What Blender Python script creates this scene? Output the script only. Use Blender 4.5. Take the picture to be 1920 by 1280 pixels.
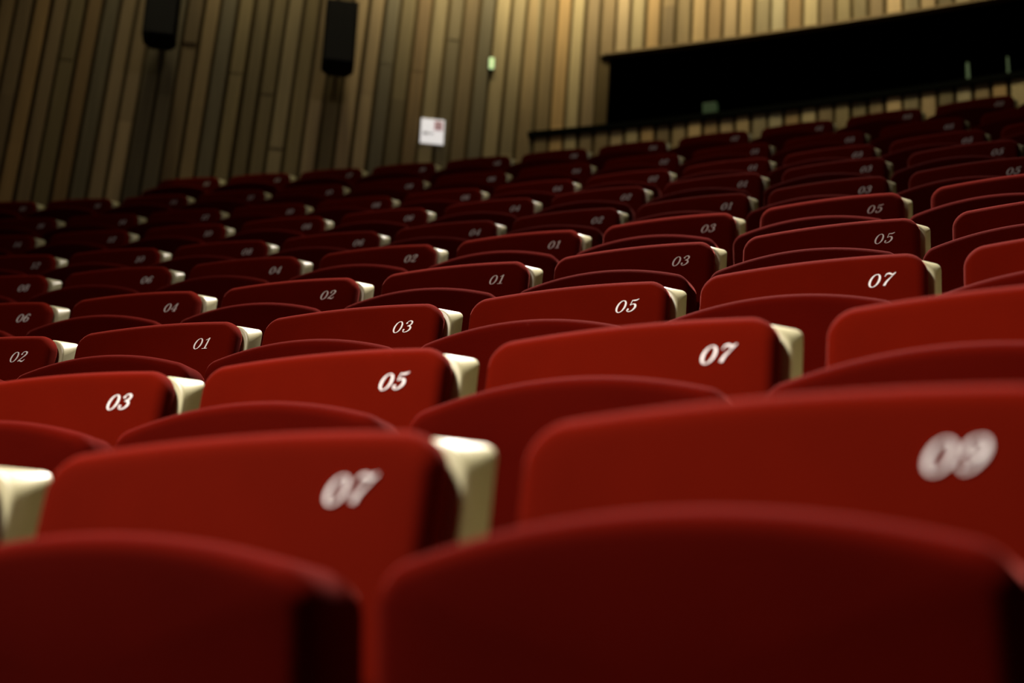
import bpy, bmesh, math, random
from mathutils import Vector, Matrix

random.seed(7)
sc = bpy.context.scene
for o in list(bpy.data.objects):
    bpy.data.objects.remove(o)
COL = sc.collection
R = math.radians
ZS = 0.93                      # height of a chair back above its own step

# ------------------------------------------------------------------ camera
cam_d = bpy.data.cameras.new('camera')
cam = bpy.data.objects.new('camera', cam_d)
COL.objects.link(cam)
sc.camera = cam
CAM = Vector((0.0, 17.84394886, -0.31301969 + ZS))
cr = Vector((0.88526095, 0.46340529, 0.03960541))
cu = Vector((0.09830221, -0.26966052, 0.95792478))
cf = Vector((-0.45458743, 0.8441201, 0.28427369))
M = Matrix((cr, cu, -cf)).transposed().to_4x4()
M.translation = CAM
cam.matrix_world = M
FPX = 2784.7
cam_d.sensor_width = 36
cam_d.lens = FPX / 1920 * 36
cam_d.clip_start = 0.05
cam_d.dof.use_dof = True
cam_d.dof.focus_distance = 3.62
cam_d.dof.aperture_fstop = 2.4
cam_d.dof.aperture_blades = 9

# ------------------------------------------------------------------ world, exposure
w = bpy.data.worlds.new('world')
sc.world = w
w.use_nodes = True
w.node_tree.nodes['Background'].inputs[0].default_value = (1.0, 0.8, 0.6, 1)
w.node_tree.nodes['Background'].inputs[1].default_value = 0.004
sc.view_settings.view_transform = 'Standard'
sc.view_settings.look = 'None'
sc.view_settings.exposure = 0.0
sc.view_settings.gamma = 1.0
sc.view_settings.use_curve_mapping = False


def area(name, loc, target, sx, sy, power, col, spread=180):
    d = bpy.data.lights.new(name, 'AREA')
    d.shape = 'RECTANGLE'
    d.size, d.size_y = sx, sy
    d.energy = power
    d.color = col
    d.spread = R(spread)
    o = bpy.data.objects.new(name, d)
    COL.objects.link(o)
    o.location = loc
    o.rotation_euler = (Vector(target) - Vector(loc)).to_track_quat('-Z', 'Y').to_euler()
    return o


def spot(name, loc, target, power, col, ang, blend=0.8, rad=0.08):
    d = bpy.data.lights.new(name, 'SPOT')
    d.energy = power
    d.color = col
    d.spot_size = R(ang)
    d.spot_blend = blend
    d.shadow_soft_size = rad
    o = bpy.data.objects.new(name, d)
    COL.objects.link(o)
    o.location = loc
    o.rotation_euler = (Vector(target) - Vector(loc)).to_track_quat('-Z', 'Y').to_euler()
    return o


# house light: one soft bank over the front rows (left of the camera), one above the middle rows
spot('house_light_front', (-2.2, 17.6, 4.7), (-0.75, 18.35, 0.8), 1950, (1.0, 0.88, 0.80), 90, 1.0, 0.30)
spot('overhead_house_and_fill', (-2.4, 23.2, 7.2), (-0.8, 19.4, 0.8), 5600, (1.0, 0.86, 0.80), 62, 1.0, 0.25)
spot('added_backlight_rear', (-3.0, 26.2, 8.6), (-2.5, 21.8, 2.6), 1400, (1.0, 0.88, 0.80), 62, 1.0, 0.2)  # added backlight, no known lamp: lifts cream tops and rims of the rear rows
for lx, ly, lz, lp in ((-2.6, 17.2, 5.2, 125), (-2.6, 21.6, 6.6, 26), (-3.4, 23.6, 8.0, 22)):  # the stage-side one is an added fill, a base level for all rows
    area('overhead_house_and_fill', (lx, ly, lz), (lx, ly - 0.3, 0), 0.5, 0.5, lp, (1.0, 0.86, 0.76), 150)


# ------------------------------------------------------------------ row geometry (concentric rows)
R1, DR = 19.125478, 0.8466423
H1, H2 = 0.3665543, 0.0072603
OFF = [-0.021385, -0.0455105, -0.0947739, -0.127481, -0.158403, -0.184776, -0.214206, -0.189369, -0.151887]
PIT = [0.56475, 0.551209, 0.551851, 0.564421, 0.566968, 0.556015, 0.572743, 0.550625, 0.560348, 0.56]
DZ = [0.0082, -0.0055, -0.0098, -0.002, 0.0074, 0.0004, 0.0067, -0.0028, -0.0027, 0.0]


def row_r(n): return R1 + (n - 1) * DR


def row_z(n): return (n - 1) * H1 + H2 * (n - 1) ** 2 + DZ[n - 1]     # floor of the row's step


def pol(a, r, z): return Vector((r * math.sin(a), r * math.cos(a), z))


def project(P):
    d = P - CAM
    z = d.dot(cf)
    if z < 0.05:
        return (-9999, -9999, z)
    return (960 + FPX * d.dot(cr) / z, 640 - FPX * d.dot(cu) / z, z)


OFF.append(-0.0)
# last row: seat edges in step with the gaps seen against the wall
a10 = R(-6.31)
OFF[9] = a10 + 1.5 * PIT[9] / row_r(10)

# ------------------------------------------------------------------ materials


def mat(name, col, rough=0.6, sheen=0.0, sheen_col=(1, 0.5, 0.5), spec=0.4, noise=0.0, nscale=40, bump=0.0, bscale=300, metal=0.0):
    m = bpy.data.materials.new(name)
    m.use_nodes = True
    nt = m.node_tree
    b = nt.nodes['Principled BSDF']
    b.inputs['Base Color'].default_value = (*col, 1)
    b.inputs['Roughness'].default_value = rough
    b.inputs['Specular IOR Level'].default_value = spec
    b.inputs['Metallic'].default_value = metal
    if sheen:
        b.inputs['Sheen Weight'].default_value = sheen
        b.inputs['Sheen Roughness'].default_value = 0.2
        b.inputs['Sheen Tint'].default_value = (*sheen_col, 1)
    tc = nt.nodes.new('ShaderNodeTexCoord')
    if noise:
        n = nt.nodes.new('ShaderNodeTexNoise')
        n.inputs['Scale'].default_value = nscale
        n.inputs['Detail'].default_value = 4
        nt.links.new(tc.outputs['Object'], n.inputs['Vector'])
        mx = nt.nodes.new('ShaderNodeMix')
        mx.data_type = 'RGBA'
        mx.inputs[6].default_value = (*[c * (1 - noise) for c in col], 1)
        mx.inputs[7].default_value = (*[min(1, c * (1 + noise)) for c in col], 1)
        nt.links.new(n.outputs['Fac'], mx.inputs[0])
        nt.links.new(mx.outputs[2], b.inputs['Base Color'])
    if bump:
        n2 = nt.nodes.new('ShaderNodeTexNoise')
        n2.inputs['Scale'].default_value = bscale
        n2.inputs['Detail'].default_value = 3
        nt.links.new(tc.outputs['Object'], n2.inputs['Vector'])
        bp = nt.nodes.new('ShaderNodeBump')
        bp.inputs['Strength'].default_value = bump
        bp.inputs['Distance'].default_value = 0.002
        nt.links.new(n2.outputs['Fac'], bp.inputs['Height'])
        nt.links.new(bp.outputs['Normal'], b.inputs['Normal'])
    return m


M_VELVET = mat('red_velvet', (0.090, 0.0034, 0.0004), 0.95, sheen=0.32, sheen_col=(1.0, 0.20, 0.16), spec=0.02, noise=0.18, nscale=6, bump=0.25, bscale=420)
M_VELVET_SHADE = mat('red_velvet_shaded', (0.064, 0.0018, 0.0002), 0.95, sheen=0.32, sheen_col=(1.0, 0.20, 0.16), spec=0.02, noise=0.22, nscale=5, bump=0.25, bscale=420)  # same velvet, base darkened to carry the shade on the tipped-up undersides
M_CREAM = mat('cream_lacquer', (0.44, 0.43, 0.25), 0.38, spec=0.5, noise=0.06, nscale=30)
M_WHITE = mat('white_thread', (0.95, 0.94, 0.92), 0.8, noise=0.05, nscale=400)
M_STEEL = mat('dark_steel', (0.03, 0.03, 0.032), 0.5, metal=0.6, noise=0.1)
M_CARPET = mat('dark_carpet', (0.035, 0.012, 0.010), 0.95, spec=0.1, noise=0.3, nscale=60, bump=0.4, bscale=200)
M_BLACK = mat('matt_black', (0.006, 0.006, 0.006), 0.9, spec=0.1, noise=0.1)
M_BOOTH = mat('booth_black', (0.0015, 0.0015, 0.0015), 1.0, spec=0.0, noise=0.1)
M_RAIL = mat('dark_green_rail', (0.003, 0.0035, 0.002), 0.9, spec=0.02, noise=0.1)
M_CEIL = mat('dark_ceiling', (0.03, 0.026, 0.02), 0.9, noise=0.1)
M_GRILLE = mat('speaker_grille', (0.012, 0.012, 0.012), 0.8, bump=0.6, bscale=500)
M_PAPER = mat('white_paper', (0.92, 0.90, 0.90), 0.7, noise=0.03, nscale=20)
M_PINK = mat('pink_print', (0.62, 0.38, 0.40), 0.7, noise=0.25, nscale=60)
M_GREY = mat('grey_print', (0.38, 0.36, 0.36), 0.7, noise=0.1)


def emis(name, col, s):
    m = mat(name, col, 0.5, noise=0.1)
    b = m.node_tree.nodes['Principled BSDF']
    b.inputs['Emission Color'].default_value = (*col, 1)
    b.inputs['Emission Strength'].default_value = s
    return m


M_GREEN = emis('pale_green_lamp', (0.62, 0.85, 0.42), 0.75)
M_PAPER = emis('lit_white_sign', (0.90, 0.88, 0.90), 0.62)
M_PINK = emis('lit_pink_panel', (0.70, 0.42, 0.45), 0.40)
M_DIMG = emis('dim_green_glow', (0.20, 0.38, 0.14), 0.02)
M_DIMG2 = emis('dim_green_glow_slim', (0.35, 0.50, 0.22), 0.13)

for m_, e_ in ((M_DIMG, 0.06), (M_DIMG2, 0.13)):
    b_ = m_.node_tree.nodes['Principled BSDF']
    for l_ in list(b_.inputs['Base Color'].links):
        m_.node_tree.links.remove(l_)
    b_.inputs['Base Color'].default_value = (0.010, 0.014, 0.008, 1)
    b_.inputs['Specular IOR Level'].default_value = 0.1
    b_.inputs['Emission Strength'].default_value = e_

# wooden slats: every board keeps its own tone (colour attribute), grain on top
M_WOOD = bpy.data.materials.new('slat_wood')
M_WOOD.use_nodes = True
nt = M_WOOD.node_tree
b = nt.nodes['Principled BSDF']
b.inputs['Roughness'].default_value = 0.6
b.inputs['Specular IOR Level'].default_value = 0.25
at = nt.nodes.new('ShaderNodeAttribute')
at.attribute_name = 'tone'
tc = nt.nodes.new('ShaderNodeTexCoord')
mp = nt.nodes.new('ShaderNodeMapping')
mp.inputs['Scale'].default_value = (14, 14, 0.9)
gn = nt.nodes.new('ShaderNodeTexNoise')
gn.inputs['Scale'].default_value = 2.2
gn.inputs['Detail'].default_value = 5
rm = nt.nodes.new('ShaderNodeMapRange')
rm.inputs['To Min'].default_value = 0.7
rm.inputs['To Max'].default_value = 1.3
ml = nt.nodes.new('ShaderNodeVectorMath')
ml.operation = 'SCALE'
nt.links.new(tc.outputs['Object'], mp.inputs['Vector'])
nt.links.new(mp.outputs['Vector'], gn.inputs['Vector'])
nt.links.new(gn.outputs['Fac'], rm.inputs['Value'])
nt.links.new(at.outputs['Color'], ml.inputs[0])
nt.links.new(rm.outputs['Result'], ml.inputs['Scale'])
nt.links.new(ml.outputs['Vector'], b.inputs['Base Color'])
M_GAP = mat('slat_backing', (0.07, 0.045, 0.010), 0.9, noise=0.2)

# ------------------------------------------------------------------ mesh helpers


def mesh_from(name, verts, faces, mats, smooth=True, midx=None):
    me = bpy.data.meshes.new(name)
    me.from_pydata([tuple(v) for v in verts], [], faces)
    for m_ in (mats if isinstance(mats, (list, tuple)) else [mats]):
        me.materials.append(m_)
    for i, p in enumerate(me.polygons):
        p.use_smooth = bool(smooth)
        if midx:
            p.material_index = midx[i]
    if smooth == 'angle':
        me.set_sharp_from_angle(angle=R(24))
    me.validate()
    me.update()
    return me


def link(name, me, parent=None):
    o = bpy.data.objects.new(name, me)
    COL.objects.link(o)
    if parent:
        o.parent = parent
    return o


def tag(o, label=None, cat=None, group=None, kind=None):
    if label: o['label'] = label
    if cat: o['category'] = cat
    if group: o['group'] = group
    if kind: o['kind'] = kind
    return o


def empty(name, loc, rz=0.0):
    o = bpy.data.objects.new(name, None)
    o.empty_display_size = 0.05
    COL.objects.link(o)
    o.location = loc
    o.rotation_euler = (0, 0, rz)
    return o


def outline(w_, h_, sag, rt, rb, n_top=28, n_c=9, skew=0.0):
    """closed outline in xz, anticlockwise, w_ wide and h_ tall, top edge arched by sag.  z = 0 is the top of the corners."""
    x0, x1 = -w_ / 2, w_ / 2
    pts = []

    def arc(cx, cz, r, a0, a1):
        for i in range(n_c + 1):
            a = R(a0 + (a1 - a0) * i / n_c)
            pts.append((cx + r * math.cos(a), cz + r * math.sin(a)))
    arc(x0 + rb, -h_ + rb, rb, 180, 270)
    arc(x1 - rb, -h_ + rb, rb, 270, 360)
    arc(x1 - rt, -rt, rt, 0, 88)
    for i in range(1, n_top):
        t = i / n_top
        x = (x1 - rt) + t * ((x0 + rt) - (x1 - rt))
        pts.append((x, 0.0))
    arc(x0 + rt, -rt, rt, 92, 180)
    out = []
    for x, z in pts:
        s = 1 - (2 * x / w_) ** 2
        k = max(0.0, min(1.0, (z + h_) / h_))       # arch fades towards the bottom edge
        out.append((x, z + sag * s * k ** 2))
    return out


def pillow(pts, t, bev, crown_f=0.0, crown_b=0.0, nb=6, fn=None, front_pts=None):
    """solid slab from an outline: front at y = -t, back at y = 0, rounded rims, optional crowned faces"""
    N = len(pts)
    nrm = []
    for i in range(N):
        a, c = Vector(pts[i - 1]), Vector(pts[(i + 1) % N])
        d = (c - a)
        d.normalize() if d.length > 1e-9 else None
        nrm.append(Vector((-d.y, d.x)))          # inward
    cx = sum(p[0] for p in pts) / N
    cz = sum(p[1] for p in pts) / N
    rings = []

    def ring(inset, y):
        k = max(0.0, min(1.0, -y / t)) if front_pts else 0.0
        fp = front_pts or pts
        rings.append([Vector((pts[i][0] * (1 - k) + fp[i][0] * k + nrm[i].x * inset, y, pts[i][1] * (1 - k) + fp[i][1] * k + nrm[i].y * inset)) for i in range(N)])
    base_f = []
    for j in range(nb, -1, -1):
        ph = R(90 * j / nb)
        ring(bev * (1 - math.cos(ph)), -t + bev * (1 - math.sin(ph)))
    for j in range(0, nb + 1):
        ph = R(90 * j / nb)
        ring(bev * (1 - math.cos(ph)), -bev * (1 - math.sin(ph)))
    front = []
    r0 = rings[0]
    for k in (0.12, 0.28, 0.46, 0.66, 0.86):
        front.append([v.lerp(Vector((cx, v.y, cz)), k) + Vector((0, -crown_f * (1 - (1 - k) ** 2), 0)) for v in r0])
    rb_ = rings[-1]
    back = []
    for k in (0.12, 0.28, 0.46, 0.66, 0.86):
        back.append([v.lerp(Vector((cx, v.y, cz)), k) + Vector((0, crown_b * (1 - (1 - k) ** 2), 0)) for v in rb_])
    allr = front[::-1] + rings + back
    verts = [v for r_ in allr for v in r_]
    faces = []
    for j in range(len(allr) - 1):
        for i in range(N):
            i2 = (i + 1) % N
            faces.append((j * N + i, j * N + i2, (j + 1) * N + i2, (j + 1) * N + i))
    faces.append(tuple(reversed(range(N))))
    faces.append(tuple(range((len(allr) - 1) * N, len(allr) * N)))
    if fn:
        verts = [fn(v) for v in verts]
    return verts, faces


def box(verts, faces, x0, x1, y0, y1, z0, z1, fn=None):
    b0 = len(verts)
    vs = [Vector(p) for p in ((x0, y0, z0), (x1, y0, z0), (x1, y1, z0), (x0, y1, z0), (x0, y0, z1), (x1, y0, z1), (x1, y1, z1), (x0, y1, z1))]
    verts += [fn(v) for v in vs] if fn else vs
    for f in ((0, 3, 2, 1), (4, 5, 6, 7), (0, 1, 5, 4), (1, 2, 6, 5), (2, 3, 7, 6), (3, 0, 4, 7)):
        faces.append(tuple(b0 + i for i in f))


def bevel_mesh(me, wdt, seg=2):
    bm = bmesh.new()
    bm.from_mesh(me)
    bmesh.ops.bevel(bm, geom=list(bm.edges), offset=wdt, segments=seg, affect='EDGES', profile=0.7)
    bm.to_mesh(me)
    bm.free()
    return me


# ------------------------------------------------------------------ numerals (italic, high contrast, ball ends)
# every glyph: list of strokes; stroke = list of (x, y, half width); dots = (x, y, r).  cell is 1 high.
def ell(cx, cy, rx, ry, a0, a1, n, wf):
    o = []
    for i in range(n + 1):
        a = R(a0 + (a1 - a0) * i / n)
        o.append((cx + rx * math.cos(a), cy + ry * math.sin(a), wf(a)))
    return o


def _thick(lo, hi):
    return lambda a: lo + (hi - lo) * abs(math.cos(a)) ** 1.4


def catmull(p, n=7):
    out = []
    q = [p[0]] + p + [p[-1]]
    for i in range(1, len(q) - 2):
        for j in range(n):
            t = j / n
            out.append(tuple(0.5 * ((2 * q[i][k]) + (-q[i - 1][k] + q[i + 1][k]) * t + (2 * q[i - 1][k] - 5 * q[i][k] + 4 * q[i + 1][k] - q[i + 2][k]) * t * t + (-q[i - 1][k] + 3 * q[i][k] - 3 * q[i + 1][k] + q[i + 2][k]) * t ** 3) for k in range(3)))
    out.append(p[-1])
    return out


GL = {
    '0': ([ell(0.37, 0.5, 0.27, 0.46, 0, 360, 30, _thick(0.028, 0.085))], [], 0.78),
    '1': ([[(0.36, 0.96, 0.07), (0.36, 0.5, 0.08), (0.36, 0.04, 0.08)], [(0.12, 0.78, 0.02), (0.24, 0.83, 0.03), (0.38, 0.95, 0.045)], [(0.14, 0.03, 0.03), (0.58, 0.03, 0.03)]], [], 0.66),
    '2': ([catmull([(0.15, 0.72, 0.03), (0.20, 0.90, 0.035), (0.38, 0.96, 0.04), (0.56, 0.86, 0.08), (0.56, 0.66, 0.085), (0.36, 0.40, 0.05), (0.12, 0.12, 0.03)]),
           catmull([(0.10, 0.06, 0.03), (0.24, 0.14, 0.05), (0.42, 0.07, 0.07), (0.56, 0.07, 0.06), (0.68, 0.24, 0.022)])], [(0.18, 0.73, 0.075)], 0.76),
    '3': ([catmull([(0.16, 0.80, 0.03), (0.26, 0.93, 0.035), (0.42, 0.95, 0.045), (0.56, 0.82, 0.075), (0.52, 0.62, 0.07), (0.30, 0.53, 0.025)]),
           catmull([(0.30, 0.53, 0.025), (0.54, 0.48, 0.06), (0.62, 0.28, 0.09), (0.50, 0.09, 0.06), (0.30, 0.03, 0.035), (0.14, 0.10, 0.03), (0.12, 0.22, 0.03)])], [(0.18, 0.78, 0.07), (0.15, 0.22, 0.075)], 0.76),
    '4': ([[(0.50, 0.97, 0.045), (0.50, 0.5, 0.075), (0.50, 0.03, 0.08)], [(0.50, 0.95, 0.028), (0.08, 0.30, 0.028)], [(0.06, 0.28, 0.032), (0.68, 0.28, 0.032)], [(0.32, 0.03, 0.028), (0.66, 0.03, 0.028)]], [], 0.74),
    '5': ([catmull([(0.22, 0.92, 0.03), (0.36, 0.90, 0.055), (0.50, 0.91, 0.06), (0.64, 0.99, 0.025)]), [(0.22, 0.94, 0.03), (0.20, 0.55, 0.028)],
           catmull([(0.20, 0.53, 0.025), (0.36, 0.62, 0.035), (0.54, 0.54, 0.075), (0.60, 0.32, 0.09), (0.48, 0.10, 0.06), (0.30, 0.03, 0.035), (0.14, 0.10, 0.03), (0.12, 0.20, 0.03)])], [(0.16, 0.21, 0.075)], 0.76),
    '6': ([catmull([(0.60, 0.82, 0.03), (0.48, 0.95, 0.035), (0.30, 0.88, 0.05), (0.15, 0.62, 0.08), (0.13, 0.34, 0.085), (0.22, 0.10, 0.05), (0.37, 0.04, 0.03)]),
           ell(0.38, 0.31, 0.22, 0.26, -90, 180, 20, _thick(0.028, 0.08))], [(0.58, 0.82, 0.065)], 0.76),
    '7': ([catmull([(0.12, 0.74, 0.022), (0.18, 0.92, 0.05), (0.34, 0.94, 0.07), (0.52, 0.86, 0.05), (0.70, 0.98, 0.028)]),
           catmull([(0.70, 0.98, 0.025), (0.52, 0.66, 0.04), (0.36, 0.36, 0.08), (0.30, 0.06, 0.095)])], [], 0.74),
    '8': ([ell(0.37, 0.73, 0.19, 0.22, 0, 360, 24, _thick(0.028, 0.07)), ell(0.37, 0.27, 0.24, 0.25, 0, 360, 26, _thick(0.03, 0.08))], [], 0.76),
    '9': ([catmull([(0.14, 0.18, 0.03), (0.26, 0.05, 0.035), (0.44, 0.12, 0.05), (0.59, 0.38, 0.08), (0.61, 0.66, 0.085), (0.52, 0.90, 0.05), (0.37, 0.96, 0.03)]),
           ell(0.36, 0.69, 0.22, 0.26, 90, 360, 20, _thick(0.028, 0.08))], [(0.16, 0.18, 0.065)], 0.76),
}
ITAL = 0.34


def number_mesh(txt, hgt=0.030, thick=0.0012):
    verts, faces = [], []
    adv = sum(GL[c][2] for c in txt)
    x0 = -adv / 2
    T = lambda x, y, dy: Vector(((x + (y - 0.5) * ITAL) * hgt * 1.12, dy, (y - 0.5) * hgt))

    def stroke(pts, lay):
        pts = [(p[0], p[1], p[2] * 0.8) for p in pts]
        b0 = len(verts)
        n = len(pts)
        y_f = -thick - lay * 0.00012
        for i, (x, y, h) in enumerate(pts):
            a = pts[max(0, i - 1)]
            c = pts[min(n - 1, i + 1)]
            d = Vector((c[0] - a[0], c[1] - a[1]))
            d = d.normalized() if d.length > 1e-9 else Vector((1, 0))
            nx, ny = -d.y * h, d.x * h
            for sx in (1, -1):
                verts.append(T(x0 + x + nx * sx, y + ny * sx, y_f))
            for sx in (1, -1):
                verts.append(T(x0 + x + nx * sx, y + ny * sx, 0.001))
        for i in range(n - 1):
            p, q = b0 + 4 * i, b0 + 4 * (i + 1)
            faces.append((p, p + 1, q + 1, q))
            faces.append((p, q, q + 2, p + 2))
            faces.append((p + 1, p + 3, q + 3, q + 1))
        for p in (b0, b0 + 4 * (n - 1)):
            faces.append((p, p + 2, p + 3, p + 1))
    for ch in txt:
        st, dots, ad = GL[ch]
        for li, s in enumerate(st):
            stroke(s, li)
        for di, (dx, dy, r) in enumerate(dots):
            b0 = len(verts)
            y_f = -thick - (3 + di) * 0.00012
            for k in range(14):
                a = 2 * math.pi * k / 14
                verts.append(T(x0 + dx + r * math.cos(a), dy + r * math.sin(a), y_f))
            for k in range(14):
                a = 2 * math.pi * k / 14
                verts.append(T(x0 + dx + r * math.cos(a), dy + r * math.sin(a), 0.001))
            faces.append(tuple(range(b0, b0 + 14)))
            for k in range(14):
                k2 = (k + 1) % 14
                faces.append((b0 + k, b0 + 14 + k, b0 + 14 + k2, b0 + k2))
        x0 += ad
    return mesh_from('number_' + txt, verts, faces, M_WHITE, smooth=False)


# ------------------------------------------------------------------ the folding seat (local x right, y away from the stage, z up)
REC = math.tan(R(8))            # recline of the backrest
BX = 0.012                      # centre of the back
SX = -0.030                     # centre of the tipped-up seat


def recline(v):                 # shear back about the top edge, then lift to height
    return Vector((v.x, v.y + v.z * REC, v.z + ZS))


def back_bow(v):
    return v


cush_pts = outline(0.478, 0.30, 0.011, 0.042, 0.03)
cv, cfc = pillow([(x + BX - 0.007, z - 0.005) for x, z in cush_pts], 0.050, 0.020, crown_f=0.0, nb=6,
                 fn=lambda v: recline(v + Vector((0, -0.052, 0))))
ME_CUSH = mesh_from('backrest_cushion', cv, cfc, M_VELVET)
shell_pts = outline(0.494, 0.45, 0.004, 0.014, 0.03)
shell_front = outline(0.486, 0.45, 0.004, 0.050, 0.03)
sv, sf = pillow([(x + BX, z) for x, z in shell_pts], 0.054, 0.005, nb=3, fn=recline,
                front_pts=[(x + BX, z - 0.004) for x, z in shell_front])
ME_SHELL = mesh_from('backrest_shell', sv, sf, M_CREAM, smooth='angle')

SEAT_TOP = ZS - 0.160
seat_pts = outline(0.506, 0.36, 0.040, 0.030, 0.05)


def seat_fn(v):
    return Vector((v.x + SX, v.y - 0.165 - v.z * 0.12, v.z + SEAT_TOP))


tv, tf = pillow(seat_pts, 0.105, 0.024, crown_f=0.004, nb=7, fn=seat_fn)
ME_SEAT = mesh_from('tipped_seat', tv, tf, M_VELVET_SHADE)
# steel pedestal: foot plate, column and the hinge bar between seat and back
v_, f_ = [], []
box(v_, f_, -0.10, 0.10, -0.17, 0.03, 0.0, 0.012)
box(v_, f_, -0.025, 0.025, -0.115, -0.055, 0.012, 0.40)
box(v_, f_, -0.20, 0.20, -0.165, -0.130, 0.36, 0.40)
ME_PED = bevel_mesh(mesh_from('pedestal', v_, f_, M_STEEL, smooth=False), 0.004)

NUMS = {}
GROUP = 'red folding theatre seats in curved rows'
protos = {}


def make_chair(txt):
    if txt not in NUMS:
        NUMS[txt] = number_mesh(txt)
    root = empty('theatre_seat', (0, 0, 0))
    link('backrest_shell', ME_SHELL, root)
    c = link('backrest_cushion', ME_CUSH, root)
    n = link('seat_number', NUMS[txt], c)
    zt = -0.062
    n.location = (BX + 0.145, -0.102 + zt * REC, ZS + zt)
    n.rotation_euler = (-math.atan(REC), 0, 0)
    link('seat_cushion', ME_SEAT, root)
    link('pedestal', ME_PED, root)
    return root


def copy_tree(o, parent=None):
    c = o.copy()
    COL.objects.link(c)
    if parent:
        c.parent = parent
    for ch in o.children:
        copy_tree(ch, c)
    return c


# where number 01 stands in each row: index k of the seat (k counts from the first fitted seat, to the right)
K01 = {1: -2, 2: -1, 3: 1, 4: 3, 5: 4, 6: 6, 7: 7, 8: 6, 9: 4, 10: 1}
LEFT_STOP = {9: R(-18.9), 10: R(-15.25)}
ORD = ['', 'front', 'second', 'third', 'fourth', 'fifth', 'sixth', 'seventh', 'eighth', 'ninth', 'topmost']
NUMW = ['zero', 'one', 'two', 'three', 'four', 'five', 'six', 'seven', 'eight', 'nine', 'ten', 'eleven', 'twelve', 'thirteen', 'fourteen', 'fifteen', 'sixteen', 'seventeen', 'eighteen']
CNT = ['first', 'second', 'third', 'fourth', 'fifth', 'sixth', 'seventh', 'eighth', 'ninth', 'tenth', 'eleventh', 'twelfth', 'thirteenth', 'fourteenth']

for row in range(1, 11):
    r = row_r(row)
    z = row_z(row)
    placed = []
    for k in range(-12, 22):
        a = OFF[row - 1] + (k - 1.5) * PIT[row - 1] / r
        if row in LEFT_STOP and a < LEFT_STOP[row]:
            continue
        tu = Vector((math.cos(a), -math.sin(a), 0))
        tn = Vector((math.sin(a), math.cos(a), 0))
        base = pol(a, r, z) - tu * 0.26
        # in the frame at all?
        vis = False
        for dx, dy, dz in ((0.26, 0, 0.93), (-0.23, -0.1, 0.92), (0.0, -0.1, 0.93), (0.23, -0.27, 0.79), (-0.25, -0.27, 0.78), (0.0, -0.27, 0.81), (-.2, -.27, .6), (.2, -.27, .6)):
            x, y, zz = project(base + tu * dx + tn * dy + Vector((0, 0, dz)))
            if -15 < x < 1935 and y < 1290 and zz > 0:
                vis = True
        if not vis:
            continue
        m_ = k - K01[row]
        num = 2 * m_ + 1 if m_ >= 0 else -2 * m_
        nx, ny, _ = project(base + tu * 0.13 + tn * -0.1 + Vector((0, 0, 0.875)))
        placed.append((k, a, base, '%02d' % num, nx))
    for i, (k, a, base, txt, nx) in enumerate(placed):
        if txt in protos:
            o = copy_tree(protos[txt])
        else:
            o = make_chair(txt)
            protos[txt] = o
        o.location = base
        o.rotation_euler = (0, 0, -a)
        if nx > 1912:
            lab = 'red folding seat cut by the right photo edge, in the %s row' % ORD[row]
        elif nx < 8:
            lab = 'red folding seat cut by the left photo edge, in the %s row' % ORD[row]
        elif row <= 6:
            lab = 'red folding seat showing a white %s on its back, in the %s row' % (NUMW[int(txt)], ORD[row])
        else:
            lab = 'dim red folding seat, %s from the left photo edge in the %s row' % (CNT[i], ORD[row])
        tag(o, lab, 'seat', GROUP)
    print('ROW', row, [(p[3], round(p[4])) for p in placed])

# ------------------------------------------------------------------ stepped floor
v_, f_ = [], []
A0, A1, NA = R(-27), R(12), 60
prof = [(R1 - 2.6, -0.01), (R1 - 0.75, -0.01)]
for n in range(1, 11):
    zf = row_z(n)
    r_in = row_r(n) - DR + 0.09 if n > 1 else R1 - 0.75
    prof.append((r_in, prof[-1][1]))
    prof.append((r_in, zf))
prof.append((28.3, prof[-1][1]))
for i in range(NA + 1):
    a = A0 + (A1 - A0) * i / NA
    for (pr, pz) in prof:
        v_.append(pol(a, pr, pz))
P_ = len(prof)
for i in range(NA):
    for j in range(P_ - 1):
        f_.append((i * P_ + j, (i + 1) * P_ + j, (i + 1) * P_ + j + 1, i * P_ + j + 1))
tag(link('floor', mesh_from('floor', v_, f_, M_CARPET, smooth=False)), kind='structure')

# ------------------------------------------------------------------ slatted walls
RW = 28.0
ZC = 8.6 + ZS
LEAN = 0.035
W_Z0, W_Z1 = 4.67 + ZS, 5.29 + ZS
W_A0 = R(-9.28)
TONES = [(0.36, 0.25, 0.115), (0.42, 0.30, 0.15), (0.30, 0.215, 0.10), (0.34, 0.27, 0.14), (0.46, 0.34, 0.18), (0.26, 0.20, 0.09), (0.38, 0.245, 0.10), (0.31, 0.26, 0.15)]
rng = random.Random(11)


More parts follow.
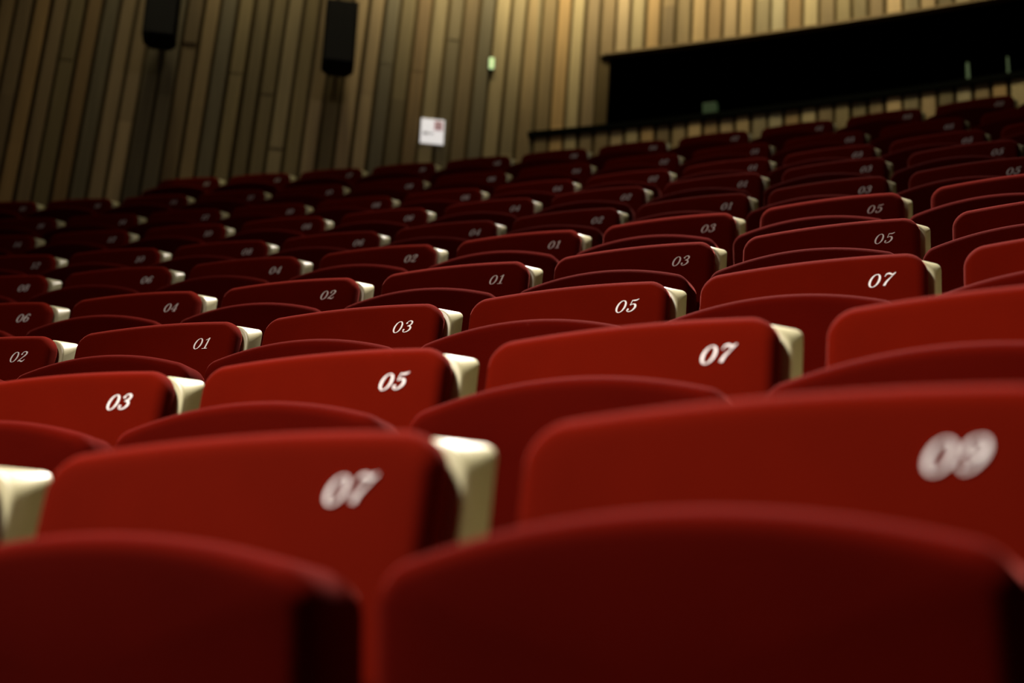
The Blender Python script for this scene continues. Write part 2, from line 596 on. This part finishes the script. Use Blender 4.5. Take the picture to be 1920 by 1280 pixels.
def slat_wall(name, place, s0, s1, pitch, board, z0, z1, openings=()):
    """boards in front of a dark backing; place(s, d, z) gives the point at s along the wall, d out of it"""
    verts, faces, cols = [], [], []
    s = s0
    while s < s1:
        cuts = [z0]
        zc = z0 + rng.uniform(0.4, 2.4)
        while zc < z1:
            cuts.append(zc)
            zc += rng.uniform(1.4, 3.4)
        cuts.append(z1)
        wdt = board * rng.uniform(0.93, 1.05)
        tone = rng.choice(TONES)
        g0 = rng.uniform(0.5, 1.22)
        for a_, b_ in zip(cuts[:-1], cuts[1:]):
            g = g0 * rng.uniform(0.82, 1.15)
            spans = [(a_, b_)]
            for (os0, os1, oz0, oz1) in openings:
                if s + wdt > os0 and s < os1:
                    ns = []
                    for p, q in spans:
                        if q <= oz0 or p >= oz1:
                            ns.append((p, q))
                        else:
                            if p < oz0: ns.append((p, oz0))
                            if q > oz1: ns.append((oz1, q))
                    spans = ns
            for p, q in spans:
                if q - p < 0.01:
                    continue
                th = 0.030 + rng.uniform(-0.004, 0.004)
                nf = len(faces)
                b0 = len(verts)
                for zz in (p, q):
                    for ss, dd in ((s, 0.0), (s + wdt, 0.0), (s + wdt, th - 0.004), (s + wdt - 0.006, th), (s + 0.006, th), (s, th - 0.004)):
                        verts.append(place(ss, dd, zz))
                for e in range(6):
                    e2 = (e + 1) % 6
                    faces.append((b0 + e, b0 + e2, b0 + 6 + e2, b0 + 6 + e))
                faces.append(tuple(b0 + e for e in range(5, -1, -1)))
                faces.append(tuple(b0 + 6 + e for e in range(6)))
                cols += [(tone[0] * g, tone[1] * g, tone[2] * g)] * (len(faces) - nf)
        s += pitch
    nb = len(faces)
    # backing panels behind the boards, cut round the openings
    rects = []
    if openings:
        os0, os1, oz0, oz1 = openings[0]
        rects = [(s0, os0, z0, z1), (os0, os1, z0, oz0), (os0, os1, oz1, z1)]
        if os1 < s1: rects.append((os1, s1, z0, z1))
    else:
        rects = [(s0, s1, z0, z1)]
    for (a_, b_, p, q) in rects:
        n = max(1, int((b_ - a_) / 0.5))
        for i in range(n):
            sa, sb = a_ + (b_ - a_) * i / n, a_ + (b_ - a_) * (i + 1) / n
            b0 = len(verts)
            for dd in (0.0, -0.04):
                for ss, zz in ((sa, p), (sb, p), (sb, q), (sa, q)):
                    verts.append(place(ss, dd, zz))
            for f in ((0, 1, 2, 3), (7, 6, 5, 4), (0, 4, 5, 1), (2, 6, 7, 3), (1, 5, 6, 2), (3, 7, 4, 0)):
                faces.append(tuple(b0 + k for k in f))
    me = bpy.data.meshes.new(name)
    me.from_pydata([tuple(v) for v in verts], [], faces)
    me.materials.append(M_WOOD)
    me.materials.append(M_GAP)
    ca = me.color_attributes.new('tone', 'FLOAT_COLOR', 'CORNER')
    for p in me.polygons:
        c = cols[p.index] if p.index < nb else (0.03, 0.02, 0.01)
        p.material_index = 0 if p.index < nb else 1
        for li in p.loop_indices:
            ca.data[li].color = (*c, 1)
    me.update()
    return tag(link(name, me), kind='structure')


WZ = row_z(9) - 0.4


def place_back(s, d, z):        # s in metres along the arc, from the corner
    a = R(-10.5) + (s + LEAN * (z - 5.6)) / RW
    return pol(a, RW - d, z)


S_W = (W_A0 - R(-10.5)) * RW
slat_wall('wall_back', place_back, 0.0 - 0.1, 9.5, 0.125, 0.098, WZ, ZC, openings=[(S_W, 9.3, W_Z0, W_Z1)])

C0 = Vector((-5.1011, 27.5314, 0))
DL = Vector((-0.79723, -0.60367, 0))
NL = Vector((0.60367, -0.79723, 0))     # into the hall


def place_left(s, d, z):
    p = C0 + DL * (s - LEAN * 1.3 * (z - 5.6)) + NL * d
    return Vector((p.x, p.y, z))


slat_wall('wall_left', place_left, 0.03, 9.0, 0.128, 0.100, WZ - 1.0, ZC)

# ceiling above both walls
v_, f_ = [], []
box(v_, f_, -14, 6, 14, 29.5, ZC, ZC + 0.1)
tag(link('ceiling', mesh_from('ceiling', v_, f_, M_CEIL, smooth=False)), kind='structure')

# control-room opening: frame, dark rail, and the black room behind
v_, f_ = [], []


def arc_box(s0, s1, d0, d1, z0, z1, n=24, verts=None, faces=None):
    b0 = len(verts)
    for i in range(n + 1):
        s = s0 + (s1 - s0) * i / n
        a = R(-10.5) + s / RW
        for d, z in ((d0, z0), (d1, z0), (d1, z1), (d0, z1)):
            verts.append(pol(a, RW - d, z))
    for i in range(n):
        for k in range(4):
            k2 = (k + 1) % 4
            faces.append((b0 + 4 * i + k, b0 + 4 * i + 4 + k, b0 + 4 * i + 4 + k2, b0 + 4 * i + k2))
    faces.append((b0, b0 + 1, b0 + 2, b0 + 3))
    e = b0 + 4 * n
    faces.append((e + 3, e + 2, e + 1, e))


v_, f_ = [], []
arc_box(S_W - 0.02, 9.35, -0.04, 0.040, W_Z1 - 0.002, W_Z1 + 0.018, verts=v_, faces=f_)
tag(link('trim_1', mesh_from('trim_1', v_, f_, mat('frame_wood', (0.16, 0.10, 0.03), 0.6, noise=0.2), smooth=False)), kind='structure')
v_, f_ = [], []
arc_box(-0.03, 9.35, -0.02, 0.055, W_Z0 - 0.038, W_Z0 + 0.004, verts=v_, faces=f_)
tag(link('trim_2', mesh_from('trim_2', v_, f_, M_RAIL, smooth=False)), kind='structure')
v_, f_ = [], []
# black room: floor, back, ceiling and end walls as slabs behind the wall
arc_box(S_W - 0.15, 9.5, -2.3, -0.045, W_Z0 - 0.18, W_Z0 - 0.08, verts=v_, faces=f_)
arc_box(S_W - 0.15, 9.5, -2.3, -0.045, W_Z1 + 0.10, W_Z1 + 0.20, verts=v_, faces=f_)
arc_box(S_W - 0.15, 9.5, -2.4, -2.3, W_Z0 - 0.18, W_Z1 + 0.2, verts=v_, faces=f_)
arc_box(S_W - 0.15, S_W - 0.05, -2.3, -0.045, W_Z0 - 0.08, W_Z1 + 0.1, n=2, verts=v_, faces=f_)
arc_box(9.4, 9.5, -2.3, -0.045, W_Z0 - 0.08, W_Z1 + 0.1, n=2, verts=v_, faces=f_)
tag(link('wall_booth', mesh_from('wall_booth', v_, f_, M_BOOTH, smooth=False)), kind='structure')


def back_frame(s, d, z):
    a = R(-10.5) + s / RW
    return pol(a, RW - d, z), -a


# ------------------------------------------------------------------ things on the walls
def left_frame(s, d, z):
    p = C0 + DL * s + NL * d
    return Vector((p.x, p.y, z)), math.atan2(-DL.y, -DL.x)


def make_speaker():
    root = empty('wall_speaker', (0, 0, 0))
    verts, faces = [], []
    wd, hd, dp = 0.125, 0.27, 0.24
    # cabinet with chamfered back
    prof_ = [(-wd, -dp), (wd, -dp), (wd, -0.08), (wd * 0.6, 0.0), (-wd * 0.6, 0.0), (-wd, -0.08)]
    for z_ in (-hd, hd):
        for x_, y_ in prof_:
            verts.append(Vector((x_, y_ - 0.08, z_)))
    for e in range(6):
        e2 = (e + 1) % 6
        faces.append((e, e2, 6 + e2, 6 + e))
    faces.append(tuple(range(5, -1, -1)))
    faces.append(tuple(range(6, 12)))
    link('cabinet', bevel_mesh(mesh_from('speaker_cabinet', verts, faces, M_BLACK, smooth=False), 0.008), root)
    verts, faces = [], []
    box(verts, faces, -wd + 0.015, wd - 0.015, -dp - 0.092, -dp - 0.078, -hd + 0.02, hd - 0.02)
    link('grille', bevel_mesh(mesh_from('speaker_grille', verts, faces, M_GRILLE, smooth=False), 0.004), root)
    verts, faces = [], []
    box(verts, faces, -0.03, 0.03, -0.085, 0.002, -0.05, 0.05)
    box(verts, faces, -0.05, 0.05, -0.012, 0.0, -0.09, 0.09)
    link('wall_bracket', mesh_from('speaker_bracket', verts, faces, M_STEEL, smooth=False), root)
    return root


sp = make_speaker()
SPK = [(2.96, 5.26), (1.60, 5.20)]
for i, (s, z) in enumerate(SPK):
    o = sp if i == 0 else copy_tree(sp)
    o.location, rz = left_frame(s, 0.032, z + ZS)
    o.rotation_euler = (0, 0, rz)
    tag(o, ['black loudspeaker high on the slatted wall, farther from the white sign',
            'black loudspeaker high on the slatted wall, nearer the white sign'][i], 'loudspeaker', 'black loudspeakers on the slatted wall')

# white notice
no = empty('wall_sign', (0, 0, 0))
verts, faces = [], []
box(verts, faces, -0.092, 0.092, -0.008, 0.0, -0.105, 0.105)
link('sheet', mesh_from('notice_sheet', verts, faces, M_PAPER, smooth=False), no)
verts, faces = [], []
box(verts, faces, 0.012, 0.080, -0.0095, -0.0075, 0.010, 0.092)
link('pink_panel', mesh_from('notice_pink', verts, faces, M_PINK, smooth=False), no)
verts, faces = [], []
for zz in (0.078, 0.052, 0.028):
    box(verts, faces, 0.02, 0.072, -0.0105, -0.0092, zz - 0.004, zz + 0.004)
box(verts, faces, -0.075, -0.03, -0.0095, -0.0075, -0.030, -0.012)
box(verts, faces, -0.02, 0.01, -0.0095, -0.0075, -0.024, -0.014)
link('print', mesh_from('notice_print', verts, faces, M_GREY, smooth=False), no)
no.location, rz = left_frame(0.815, 0.036, 4.585 + ZS)
no.rotation_euler = (0, 0, rz)
tag(no, 'white lit rectangular sign with a pink panel on the slatted wall', 'sign')

# small pale green lamp
gl = empty('wall_light', (0, 0, 0))
verts, faces = [], []
box(verts, faces, -0.026, 0.026, -0.018, 0.0, -0.055, 0.055)
link('housing', bevel_mesh(mesh_from('lamp_housing', verts, faces, M_RAIL, smooth=False), 0.004), gl)
verts, faces = [], []
box(verts, faces, -0.020, 0.020, -0.032, -0.016, -0.048, 0.048)
link('lens', bevel_mesh(mesh_from('lamp_lens', verts, faces, M_GREEN, smooth=False), 0.005), gl)
gl.location, rz = left_frame(0.372, 0.036, 5.225 + ZS)
gl.rotation_euler = (0, 0, rz)
tag(gl, 'small pale green lamp glowing on the slatted wall above the white sign', 'lamp')

# dim green lights standing in the dark opening
def tapered(w0, w1, h_, name, m_):
    vv, ff = [], []
    K_ = 12
    for z_, r_ in ((0, w0 * 1.2), (0.01, w0 * 1.2), (0.012, w0), (h_ * 0.6, w1), (h_, w1 * 0.8)):
        for k in range(K_):
            a = 2 * math.pi * k / K_
            vv.append(Vector((r_ * math.cos(a), r_ * math.sin(a), z_)))
    for j in range(4):
        for k in range(K_):
            k2 = (k + 1) % K_
            ff.append((j * K_ + k, j * K_ + k2, (j + 1) * K_ + k2, (j + 1) * K_ + k))
    ff.append(tuple(range(K_ - 1, -1, -1)))
    ff.append(tuple(range(4 * K_, 5 * K_)))
    return mesh_from(name, vv, ff, m_)


v_, f_ = [], []
arc_box(S_W, 9.3, -0.75, -0.05, W_Z0 - 0.078, W_Z0 - 0.04, verts=v_, faces=f_)
tag(link('desk', mesh_from('desk', v_, f_, M_BOOTH, smooth=False)), 'black desk top inside the long dark window opening', 'desk')
v_, f_ = [], []
box(v_, f_, -0.055, 0.055, -0.035, 0.035, 0.0, 0.20)
ob = link('display', bevel_mesh(mesh_from('display', v_, f_, M_DIMG, smooth=False), 0.006))
ob.location, rz = back_frame(1.41, -0.12, W_Z0 - 0.04)
ob.rotation_euler = (0, 0, rz)
tag(ob, 'dim green glowing box in the left part of the long dark window opening', 'display')
for i, (s, w0, w1, h_) in enumerate(((3.34, 0.016, 0.013, 0.25), (3.62, 0.022, 0.008, 0.25))):
    ob = link('indicator_light', tapered(w0, w1, h_, 'indicator_light', M_DIMG2))
    ob.location, rz = back_frame(s, -0.11, W_Z0 - 0.04)
    tag(ob, ['slim dim green light in the dark opening, farther from the right photo edge',
             'slim dim green light in the dark opening, nearest the right photo edge'][i], 'lamp', 'slim green lights in the control room')

# ------------------------------------------------------------------ wall washers under the ceiling (above the frame)
WASH = (1.0, 0.85, 0.52)
for s, pw in ((0.6, 80), (2.6, 170), (4.6, 170)):
    p, _ = back_frame(s, 1.45, 7.3 + ZS)
    t_, _ = back_frame(s, 0.0, 5.2 + ZS)
    spot('wall_washer', p, t_, pw, WASH, 88, 1.0)
for s, pw in ((0.3, 420), (1.3, 420), (2.3, 420), (3.2, 160)):
    p, _ = back_frame(s, 1.1, 7.5 + ZS)
    t_, _ = back_frame(s, 0.0, 6.45 + ZS)
    spot('wall_washer', p, t_, pw, WASH, 60, 0.9)
for s, d, z_, tz, pw, an in ((0.75, 1.0, 7.5, 6.5, 420, 60), (1.62, 0.45, 8.0, 5.2, 190, 52), (2.98, 0.45, 8.0, 5.2, 220, 52), (2.3, 1.0, 7.5, 6.6, 120, 56), (4.4, 0.8, 8.0, 5.2, 60, 70)):
    p, _ = left_frame(s, d, z_ + ZS)
    t_, _ = left_frame(s, 0.06, tz + ZS)
    spot('wall_washer', p, t_, pw, WASH, an, 1.0)
